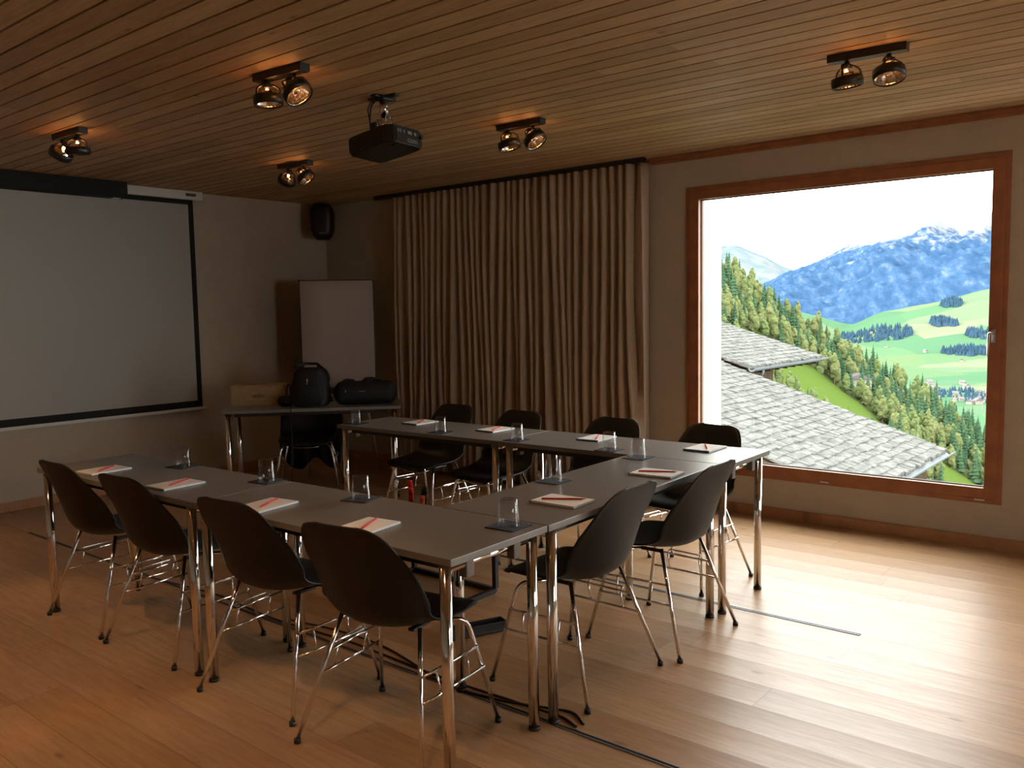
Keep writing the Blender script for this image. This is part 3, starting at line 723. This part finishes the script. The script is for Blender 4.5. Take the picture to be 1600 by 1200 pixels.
# ------------------------------------------------------------------ outside: slate roofs
V0 = Vector((1.757, -1.824, 1.489))
def slate_roof(name, label, xe, ze, ya, yb, xr, slope, wf=.93, group=None):
    """mono-pitch seen from the room: eave at xe running along Y, rising to -X"""
    t = thing(name, label, 'roof', (xe, ya, ze), 0, group)
    b = BM(); rnd = random.Random(5); course = .285; L0 = xe-xr; n = int(L0/course)
    for i in range(n):
        x = -i*course; y = -rnd.random()*.3
        while y < yb-ya:
            w = rnd.uniform(.26, .46); y1 = min(y+w, yb-ya+rnd.uniform(0, .05)); y0_ = max(y, 0)
            if y1-y0_ > .05:
                dx = rnd.uniform(-.035, .035); th = rnd.uniform(.045, .080); tw = rnd.uniform(-.012, .012)
                xa, xb = x+.05+dx, x-course-.08
                zl = slope*(-xa)+.030; zh = slope*(-xb)+.002
                vs = [b.verts.new(v) for v in ((xa, y0_+.016, zl+th*.5+tw), (xa+rnd.uniform(-.03, .02), y1-.012, zl+th*.5-tw), (xb, y1-.006, zh+th*.3), (xb, y0_+.006, zh+th*.3),
                                               (xa, y0_+.006, zl-th+tw), (xa, y1-.006, zl-th-tw), (xb, y1-.006, zh-th), (xb, y0_+.006, zh-th))]
                for q in ((0, 1, 2, 3), (7, 6, 5, 4), (0, 4, 5, 1), (1, 5, 6, 2), (2, 6, 7, 3), (3, 7, 4, 0)): b.faces.new([vs[k] for k in q])
            y += w
    obj('slate_covering', b, M['slate'], t)
    b = BM(); zr = slope*L0
    prism(b, [(0, -.02), (0, -.11), (-L0, zr-.11), (-L0, zr-.02)], 'y', .10, yb-ya-.10); obj('roof_deck', b, M['beam'], t)
    b = BM(); r = .13; n = 10; sec = [(.13+r*math.cos(math.pi+math.pi*k/n), -.03+r*math.sin(math.pi+math.pi*k/n)) for k in range(n+1)]
    sec2 = [(.13+(r-.012)*math.cos(2*math.pi-math.pi*k/n), -.03+(r-.012)*math.sin(2*math.pi-math.pi*k/n)) for k in range(n+1)]
    prism(b, sec+sec2, 'y', -.1, yb-ya+.12); obj('gutter', b, M['zinc'], t)
    b = BM(); tube(b, bend([(.10, .9, -.10), (.10, .9, -.30), (-.25, .9, -.5), (-.25, .9, -6)], .1), .05, 10); obj('downpipe', b, M['zinc'], t)
    b = BM()
    yy = .35
    while yy < yb-ya: box(b, -.9, .0, yy-.05, yy+.05, -.26, -.10); yy += .75
    xform(b, Matrix.Identity(4)); obj('rafter_ends', b, M['beam'], t)
    b = BM(); box(b, -L0, -.35, .35, (yb-ya)*wf, -9, -.12); prism(b, [(-.35, -.12), (-L0, -.12), (-L0, zr-.11)], 'y', .35, (yb-ya)*wf); obj('wall', b, M['oldwall'], t)
    return t
M['slate'] = simple('weathered_grey_stone_slabs', (0.0728, 0.0742, 0.0714), .9, 0, .45, 3.5, .6)
M['beam'] = simple('weathered_brown_beams', (0.0420, 0.0255, 0.0150), .85, 0, .2, 8, .2)
M['zinc'] = simple('zinc_gutter', (0.1045, 0.1178, 0.1273), .5, .2)
M['oldwall'] = simple('weathered_board_wall', (0.0416, 0.0304, 0.0208), .9, 0, .25, 4, .3)
slate_roof('slate_roof', 'large grey stone-slab roof filling the lower part of the window view', -4.34, -2.89, 17.8, 25.7, -17.5, .34)
slate_roof('slate_roof', 'upper grey stone-slab roof with eaves gutter, behind the large roof', -10.5, -.60, 25.75, 32.6, -19.0, .315, .42)

for k_ in ('slate', 'beam', 'zinc', 'oldwall'): M[k_].node_tree.nodes['Principled BSDF'].inputs['Specular IOR Level'].default_value = .02
# ------------------------------------------------------------------ outside: terrain round the house, true distances in metres
def lerp_tab(T, x):
    T = sorted(T)
    if x <= T[0][0]: (a, fa_), (b_, fb) = T[0], T[1]; return fa_
    for (a, fa_), (b_, fb) in zip(T, T[1:]):
        if x <= b_: u = (x-a)/(b_-a); u = u*u*(3-2*u)*.35+u*.65; return fa_+(fb-fa_)*u
    return T[-1][1]
HILL = [(135, .22), (117.65, .0678), (115.83, .0475), (112.84, .0105), (110.5, -.0242), (107.47, -.058), (103.83, -.0943), (100.37, -.1363), (98.39, -.1585), (85, -.24)]
BORD = [(135, .0), (117.65, -.0044), (115.82, -.0014), (112.84, .0012), (110.51, -.0115), (107.87, -.0232), (106.06, -.0099), (103.6, -.0019), (100.43, .012), (98.68, .0187), (85, .05)]
PEAK = [(135, .0), (117.65, .0065), (115.82, .0166), (113.63, .0193), (112.85, .0261), (111.69, .0361), (110.54, .0424), (107.22, .0696), (105.44, .0794), (104.05, .0870), (103.03, .0940), (102.02, .092), (100.53, .089), (98.79, .098), (85, .08)]
FAR = [(135, .10), (118.46, .0863), (115.83, .0668), (114.83, .0676), (113.45, .0568), (111.69, .041), (110.54, .0306), (109.02, .0208), (100, .0), (85, 0)]
def fbm(x, y, z, o=5): return noise.fractal(Vector((x, y, z)), 1.0, 2.0, o)
def P(az, r, z): return Vector((V0.x+r*math.cos(R(az)), V0.y+r*math.sin(R(az)), z))
def hill_z(az, r):
    es = lerp_tab(HILL, az)
    R1 = 330
    def zz(q): return V0.z+q*(es-.005-.24*(800/q-1)*.85)
    if r < R1: return -8+(zz(R1)+8)*(r/R1)
    z = zz(min(r, 800))
    if r > 800: z -= (r-800)*.55
    p = P(az, r, 0); return z+5*fbm(p.x/90, p.y/90, 2)
def terrain(name, label, cat, f, rs, m, az0=60, az1=130, na=280):
    b = BM(); rows = []
    for r in rs: rows.append([P(az0+(az1-az0)*k/na, r, f(az0+(az1-az0)*k/na, r)) for k in range(na+1)])
    grid(b, rows); o = obj(name, b, m); tag(o, label, cat, kind='structure'); return o
def Pxy(az, r_): p = P(az, r_, 0); return p.x, p.y
CLEAR = [(*Pxy(110.3, 615), 52), (*Pxy(100.7, 600), 40), (*Pxy(107.4, 705), 20)]
m, nt, bb_ = mat('alpine_meadow_near'); v = coords(nt, (.02, .02, .02))
L(nt, ramp(nt, noisen(nt, v, 1.0, 6), (.3, (0.0256, 0.0352, 0.0144)), (.55, (0.0384, 0.0512, 0.0176)), (.75, (0.0544, 0.0480, 0.0272))), bb_.inputs[0]); bb_.inputs['Roughness'].default_value = 1; M['meadow'] = m
forest_floor = bb_.inputs[0].links[0].from_socket
gm_ = N(nt, 'ShaderNodeNewGeometry'); wob = noisen(nt, v, 1.6, 3)
msk = None
for (cx_, cy_, rad_) in CLEAR:
    vm = N(nt, 'ShaderNodeVectorMath', operation='DISTANCE'); sp2 = N(nt, 'ShaderNodeSeparateXYZ'); L(nt, gm_.outputs['Position'], sp2.inputs[0])
    cb2 = N(nt, 'ShaderNodeCombineXYZ'); L(nt, sp2.outputs[0], cb2.inputs[0]); L(nt, sp2.outputs[1], cb2.inputs[1]); L(nt, cb2.outputs[0], vm.inputs[0]); vm.inputs[1].default_value = (cx_, cy_, 0)
    k_ = mth(nt, 'LESS_THAN', mth(nt, 'ADD', vm.outputs['Value'], mth(nt, 'MULTIPLY', mth(nt, 'SUBTRACT', wob, .5), 40)), rad_)
    msk = k_ if msk is None else mth(nt, 'MAXIMUM', msk, k_)
L(nt, mixc(nt, msk, forest_floor, (.042, .066, .014)), bb_.inputs[0])
m, nt, bb_ = mat('valley_meadows'); v = coords(nt, (.0012, .0012, .0012))
vo = N(nt, 'ShaderNodeTexVoronoi'); vo.inputs['Scale'].default_value = 3.2; L(nt, v, vo.inputs['Vector'])
sepc = N(nt, 'ShaderNodeSeparateColor'); L(nt, vo.outputs['Color'], sepc.inputs[0])
fld = ramp(nt, sepc.outputs[0], (.0, (0.0334, 0.0745, 0.0412)), (.35, (0.0431, 0.0862, 0.0451)), (.6, (0.0607, 0.0862, 0.0431)), (.8, (0.0980, 0.0961, 0.0666)), (1, (0.0353, 0.0784, 0.0431)))
L(nt, mixc(nt, mth(nt, 'MULTIPLY', noisen(nt, v, 9, 5), .5), fld, (0.0368, 0.0718, 0.0455)), bb_.inputs[0]); bb_.inputs['Roughness'].default_value = 1; M['valley'] = m
m, nt, bb_ = mat('mountain_haze_blue_forest_snow'); v = coords(nt, (.001, .001, .001))
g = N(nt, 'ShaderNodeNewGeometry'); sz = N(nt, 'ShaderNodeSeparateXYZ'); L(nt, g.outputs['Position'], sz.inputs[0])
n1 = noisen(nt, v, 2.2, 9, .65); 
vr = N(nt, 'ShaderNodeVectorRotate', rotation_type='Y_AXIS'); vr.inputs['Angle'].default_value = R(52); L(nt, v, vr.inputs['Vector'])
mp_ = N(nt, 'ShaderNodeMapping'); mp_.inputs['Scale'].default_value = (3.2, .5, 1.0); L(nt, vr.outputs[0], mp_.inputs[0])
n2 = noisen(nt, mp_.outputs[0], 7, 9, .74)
forest = ramp(nt, n2, (.42, (0.0144, 0.0341, 0.0709)), (.54, (0.0224, 0.0473, 0.0919)), (.63, (0.0420, 0.0656, 0.1103)), (.76, (0.1050, 0.1155, 0.1365)))  # forest and rock tones tinted blue to stand in for distance haze
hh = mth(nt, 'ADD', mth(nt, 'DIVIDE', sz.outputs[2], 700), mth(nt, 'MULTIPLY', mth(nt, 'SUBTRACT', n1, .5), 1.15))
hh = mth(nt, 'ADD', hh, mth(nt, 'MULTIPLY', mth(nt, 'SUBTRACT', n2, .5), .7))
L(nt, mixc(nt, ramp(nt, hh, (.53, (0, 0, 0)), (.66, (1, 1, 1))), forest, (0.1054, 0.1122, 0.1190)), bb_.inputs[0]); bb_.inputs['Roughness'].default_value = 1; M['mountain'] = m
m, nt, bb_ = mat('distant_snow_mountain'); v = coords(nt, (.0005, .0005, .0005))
L(nt, ramp(nt, noisen(nt, v, 4, 8, .65), (.42, (0.0465, 0.0744, 0.0868)), (.58, (0.0899, 0.0992, 0.1054))), bb_.inputs[0]); bb_.inputs['Roughness'].default_value = 1; M['farmount'] = m  # pale tones, darks lifted in the colour for haze
def rng(a, b_, n): return [a+(b_-a)*k/n for k in range(n+1)]
terrain('hillside', 'green hillside falling away below the house', 'hill', hill_z, [8, 30, 80, 150, 240, 330]+rng(360, 1000, 36), M['meadow'], -70, 130, 600)
def valley_z(az, r):
    p = P(az, r, 0); n = fbm(p.x/600, p.y/600, 5, 4)
    if r < 3000: return -212+6*n
    e = lerp_tab(BORD, az); u = (r-3000)/1500
    zt = V0.z+4500*e
    if u > 1: return zt+40*(u-1)
    return -212+(zt+212)*(u**1.15)+22*n*math.sin(math.pi*u)
terrain('valley', 'green valley floor and opposite meadow slopes', 'valley', valley_z, rng(900, 3000, 14)+rng(3100, 4700, 26), M['valley'])
def mount_z(az, r):
    eb = lerp_tab(BORD, az)-.012; ep = lerp_tab(PEAK, az); u = (r-4400)/3200
    p = P(az, r, 0); rid = 1-abs(noise.noise(Vector((p.x/520, p.y/700, 3))))*2; rid += .5*(1-abs(noise.noise(Vector((p.x/190, p.y/260, 8))))*2); rid += .22*(1-2*abs(noise.noise(Vector((p.x/80, p.y/100, 1)))))
    z0 = V0.z+4400*eb; z1 = V0.z+7600*ep
    if u > 1: return z1-(u-1)*3200*.5
    return z0+(z1-z0)*u**.9+(95*rid-70)*math.sin(math.pi*min(1, u*1.02))*min(1, max(0, (ep-eb)*16))+14*fbm(p.x/60, p.y/60, 0, 3)*(1-.3*u)
terrain('mountain', 'steep forested mountain tinted haze blue, with snow near its top', 'mountain', mount_z, rng(4400, 7600, 130)+[8200], M['mountain'], 70, 125, 420)
def far_z(az, r):
    e = lerp_tab(FAR, az); u = (r-11000)/3000; p = P(az, r, 0)
    rid = 1-abs(noise.noise(Vector((p.x/900, p.y/900, 3))))*2
    z = V0.z-200+(14000*e+200)*min(u, 1)+160*(rid-.5)*math.sin(math.pi*min(u, 1))
    return z-(u-1)*1500 if u > 1 else z
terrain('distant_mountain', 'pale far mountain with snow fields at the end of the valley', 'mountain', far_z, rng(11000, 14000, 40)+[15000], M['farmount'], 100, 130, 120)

# ------------------------------------------------------------------ trees on the near hillside
def foliage(name, lo, hi, sc):
    m, nt, b = mat(name); oi = N(nt, 'ShaderNodeObjectInfo'); v = coords(nt)
    c = ramp(nt, oi.outputs['Random'], (0, lo), (1, hi)); n = noisen(nt, v, sc, 3)
    L(nt, mixc(nt, n, c, tuple(x*.55 for x in lo)), b.inputs[0]); b.inputs['Roughness'].default_value = 1; b.inputs['Specular IOR Level'].default_value = .1; return m
M['spruce'] = foliage('dark_spruce_needles', (0.0296, 0.0641, 0.0370), (0.0518, 0.0912, 0.0444), 1.2)
M['larch'] = foliage('fresh_larch_needles', (0.0786, 0.1066, 0.0406), (0.1218, 0.1218, 0.0534), .8)
M['bark'] = simple('bark', (.14, .10, .07), .9, 0, .2, 3)
def conifer(seed, h, w, m, layers, droop):
    rnd = random.Random(seed); b = BM(); tube(b, [(0, 0, -1.5), (0, 0, h*.9)], [w*.07, .03], 5, mi=1)
    for k in range(layers):
        t = k/(layers-1); z = h*(.10+.86*t); r = w*(1-t)**.8*rnd.uniform(.85, 1.1)+.18; hh = h*.17*(1-.4*t); n = 11
        top = b.verts.new((0, 0, z+hh)); ringv = []
        for q in range(n):
            a = 2*math.pi*(q+rnd.random()*.6)/n; f = rnd.uniform(.55, 1.12) if q % 2 else rnd.uniform(.8, 1.2)
            ringv.append(b.verts.new((r*f*math.cos(a), r*f*math.sin(a), z-droop*r*f)))
        inner = b.verts.new((0, 0, z+hh*.15))
        for q in range(n): b.faces.new((top, ringv[q], ringv[(q+1) % n])); b.faces.new((inner, ringv[(q+1) % n], ringv[q]))
    me = bpy.data.meshes.new('tree'); b.to_mesh(me); b.free(); me.materials.append(m); me.materials.append(M['bark']); return me
SPR = [conifer(s, 17+s, 3.3+.2*s, M['spruce'], 9, .35) for s in range(3)]
def broad(seed, h, w, m):
    rnd = random.Random(seed); b = BM(); tube(b, [(0, 0, -1.5), (0, 0, h*.6)], [.35, .15], 5, mi=1)
    for k in range(9):
        t = k/8; rad = w*(.62 if k else .5)*math.sin(math.pi*(.22+.70*t))*rnd.uniform(.7, 1)+.5
        c = Vector((rnd.uniform(-.35, .35)*w*(1-t*.6), rnd.uniform(-.35, .35)*w*(1-t*.6), h*(.22+.70*t)))
        mt = Matrix.Translation(c) @ Matrix.Diagonal((rad, rad, rad*1.25, 1))
        res = bmesh.ops.create_icosphere(b, subdivisions=2, radius=1, matrix=mt)
        for v in res['verts']:
            d = v.co-c; v.co = c+d*(1+.38*noise.noise(v.co*.9+Vector((seed*7, 0, 0)))+rnd.uniform(-.10, .10))
    me = bpy.data.meshes.new('tree'); b.to_mesh(me); b.free(); me.materials.append(m); me.materials.append(M['bark']); return me
LAR = [broad(s, 13+s*1.3, 3.6, M['larch']) for s in range(3)]
rt = random.Random(21); nS = nL = 0; placed = []
tries = 0
while (nS < 290 or nL < 270) and tries < 9000:
    tries += 1
    az = rt.uniform(99.3, 117.6); r = 530+rt.random()**.85*265
    e = hill_z(az, r)/r
    x = P(az, r, 0)
    # open meadow patches on the slope
    if any(math.hypot(x.x-q[0], x.y-q[1]) < q[2] for q in CLEAR): continue
    if any((x.x-q.x)**2+(x.y-q.y)**2 < 34 for q in placed): continue
    top = fbm(x.x/70, x.y/70, 4, 3)
    spruce = (r > 690 and rt.random() < .80) or (r <= 690 and (top > .14 or rt.random() < .22))
    if spruce and nS < 290: me = rt.choice(SPR); nS += 1; nm, lb, gp, ct = 'spruce_tree', 'dark green pointed spruce in the forest on the near hillside beyond the roofs', 'spruces on the near hillside', 'tree'
    elif not spruce and nL < 270: me = rt.choice(LAR); nL += 1; nm, lb, gp, ct = 'larch_tree', 'light yellow-green larch among the trees on the near hillside beyond the roofs', 'light green trees on the near hillside', 'tree'
    else: continue
    placed.append(x)
    o = bpy.data.objects.new(nm, me); C.objects.link(o); o.location = (x.x, x.y, hill_z(az, r)); s = rt.uniform(.8, 1.25)*(.95 if r > 600 else .85)*(1.15 if not spruce else 1)
    o.scale = (s, s, s*rt.uniform(.9, 1.15)); o.rotation_euler = (0, 0, rt.random()*6.28); tag(o, lb, ct, gp)
# low broadleaf growth filling the gaps between the trees
ru = random.Random(9); ub = BM()
for k in range(900):
    az = ru.uniform(99.3, 117.6); r_ = 520+ru.random()**.85*278; c = P(az, r_, hill_z(az, r_)+1.5)
    if any(math.hypot(c.x-q[0], c.y-q[1]) < q[2]+4 for q in CLEAR): continue
    rad = ru.uniform(2.0, 4.2)
    res = bmesh.ops.create_icosphere(ub, subdivisions=1, radius=1, matrix=Matrix.Translation(c) @ Matrix.Diagonal((rad, rad, rad*1.4, 1)))
    for v_ in res['verts']: v_.co += (v_.co-c)*ru.uniform(-.25, .25)
M['bush'] = simple('olive_undergrowth', (0.0714, 0.0857, 0.0381), 1, 0, .45, .05)
tag(obj('undergrowth', ub, M['bush']), 'olive-green undergrowth between the trees of the near hillside', 'undergrowth', kind='stuff')
# forest patches on the far slope: nobody could count these trees
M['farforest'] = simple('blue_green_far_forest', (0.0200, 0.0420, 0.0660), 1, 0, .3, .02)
def patch(lb, az, r, w, d, n, zf, hh=16, name='forest_patch'):
    rnd = random.Random(int(az*100)); b = BM()
    for k in range(n):
        q = rnd.uniform(-1, 1); u = rnd.uniform(-1, 1)*math.sqrt(max(0, 1-q*q)); a = az+q*w; rr_ = r+u*d+q*d*.6
        c = P(a, rr_, zf(a, rr_)); h = hh*rnd.uniform(.7, 1.3); rad = h*.33
        base = [b.verts.new((c.x+rad*math.cos(t), c.y+rad*math.sin(t), c.z)) for t in (0, 1.05, 2.1, 3.14, 4.19, 5.24)]; tp = b.verts.new((c.x, c.y, c.z+h))
        for i in range(6): b.faces.new((base[i], base[(i+1) % 6], tp))
    tag(obj(name, b, M['farforest']), lb, 'forest', kind='stuff')
patch('narrow blue forest patch in the middle of the opposite meadow slope', 102.9, 3950, .55, 60, 90, valley_z, 26)
patch('small blue tree clump right of the narrow forest patch', 102.2, 3880, .18, 30, 25, valley_z, 24)
patch('rounded blue forest patch high on the opposite meadow', 102.35, 4330, .55, 90, 110, valley_z, 24)
patch('long dark forest belt at the foot of the opposite slope', 101.3, 3300, 1.5, 60, 170, valley_z, 20)
patch('dark forest belt near the right window edge', 100.6, 3550, .9, 70, 110, valley_z, 24)
patch('tree line along the far valley floor towards the gorge', 106.6, 3900, 2.2, 160, 240, valley_z, 22)
patch('loose trees around the village on the valley floor', 101.3, 2150, 1.9, 120, 90, valley_z, 12)
# village and scattered houses
M['hwall'] = simple('pale_render_house', (0.1890, 0.1663, 0.1411), .9); M['hroof'] = simple('grey_brown_house_roof', (0.0882, 0.0832, 0.0857), .9)
def house_mesh():
    b = BM(); box(b, -6, 6, -5, 5, -3, 6); prism(b, [(-6.8, 5.6), (6.8, 5.6), (0, 10)], 'y', -6, 6, 1)
    me = bpy.data.meshes.new('house'); b.to_mesh(me); b.free(); me.materials.append(M['hwall']); me.materials.append(M['hroof']); return me
hm = house_mesh(); rh = random.Random(4)
for k in range(26):
    az = rh.uniform(100.2, 103.8); r = rh.uniform(1950, 2500)
    o = bpy.data.objects.new('village_house', hm); C.objects.link(o); c = P(az, r, valley_z(az, r)); o.location = c; o.rotation_euler = (0, 0, rh.random()*3); s = rh.uniform(.7, 1.3); o.scale = (s, s, s)
    tag(o, 'small pale house in the village on the valley floor', 'house', 'village houses on the valley floor')
for k in range(8):
    az = rh.uniform(100.2, 107.5); r = rh.uniform(3100, 4100)
    o = bpy.data.objects.new('farmhouse', hm); C.objects.link(o); o.location = P(az, r, valley_z(az, r)); o.rotation_euler = (0, 0, rh.random()*3)
    tag(o, 'tiny farmhouse standing alone on the opposite meadow slope', 'house', 'farmhouses on the opposite slope')
o = bpy.data.objects.new('chalet', hm); C.objects.link(o); o.location = P(107.4, 712, hill_z(107.4, 712)+2); o.scale = (1.4, 1.3, .9); o.rotation_euler = (0, 0, .5)
tag(o, 'pale chalet in a clearing among the trees on the near hillside', 'house')
o = bpy.data.objects.new('hut', hm); C.objects.link(o); o.location = P(105.2, 735, hill_z(105.2, 735)+5); o.scale = (.6, .6, .6); o.rotation_euler = (0, 0, .9)
tag(o, 'small pale hut half hidden by larches, right of the chalet', 'hut')

for k_ in ('meadow', 'valley', 'mountain', 'farmount', 'spruce', 'larch', 'bark', 'bush', 'farforest', 'hwall', 'hroof', 'white_ext'):
    M[k_].node_tree.nodes['Principled BSDF'].inputs['Specular IOR Level'].default_value = 0
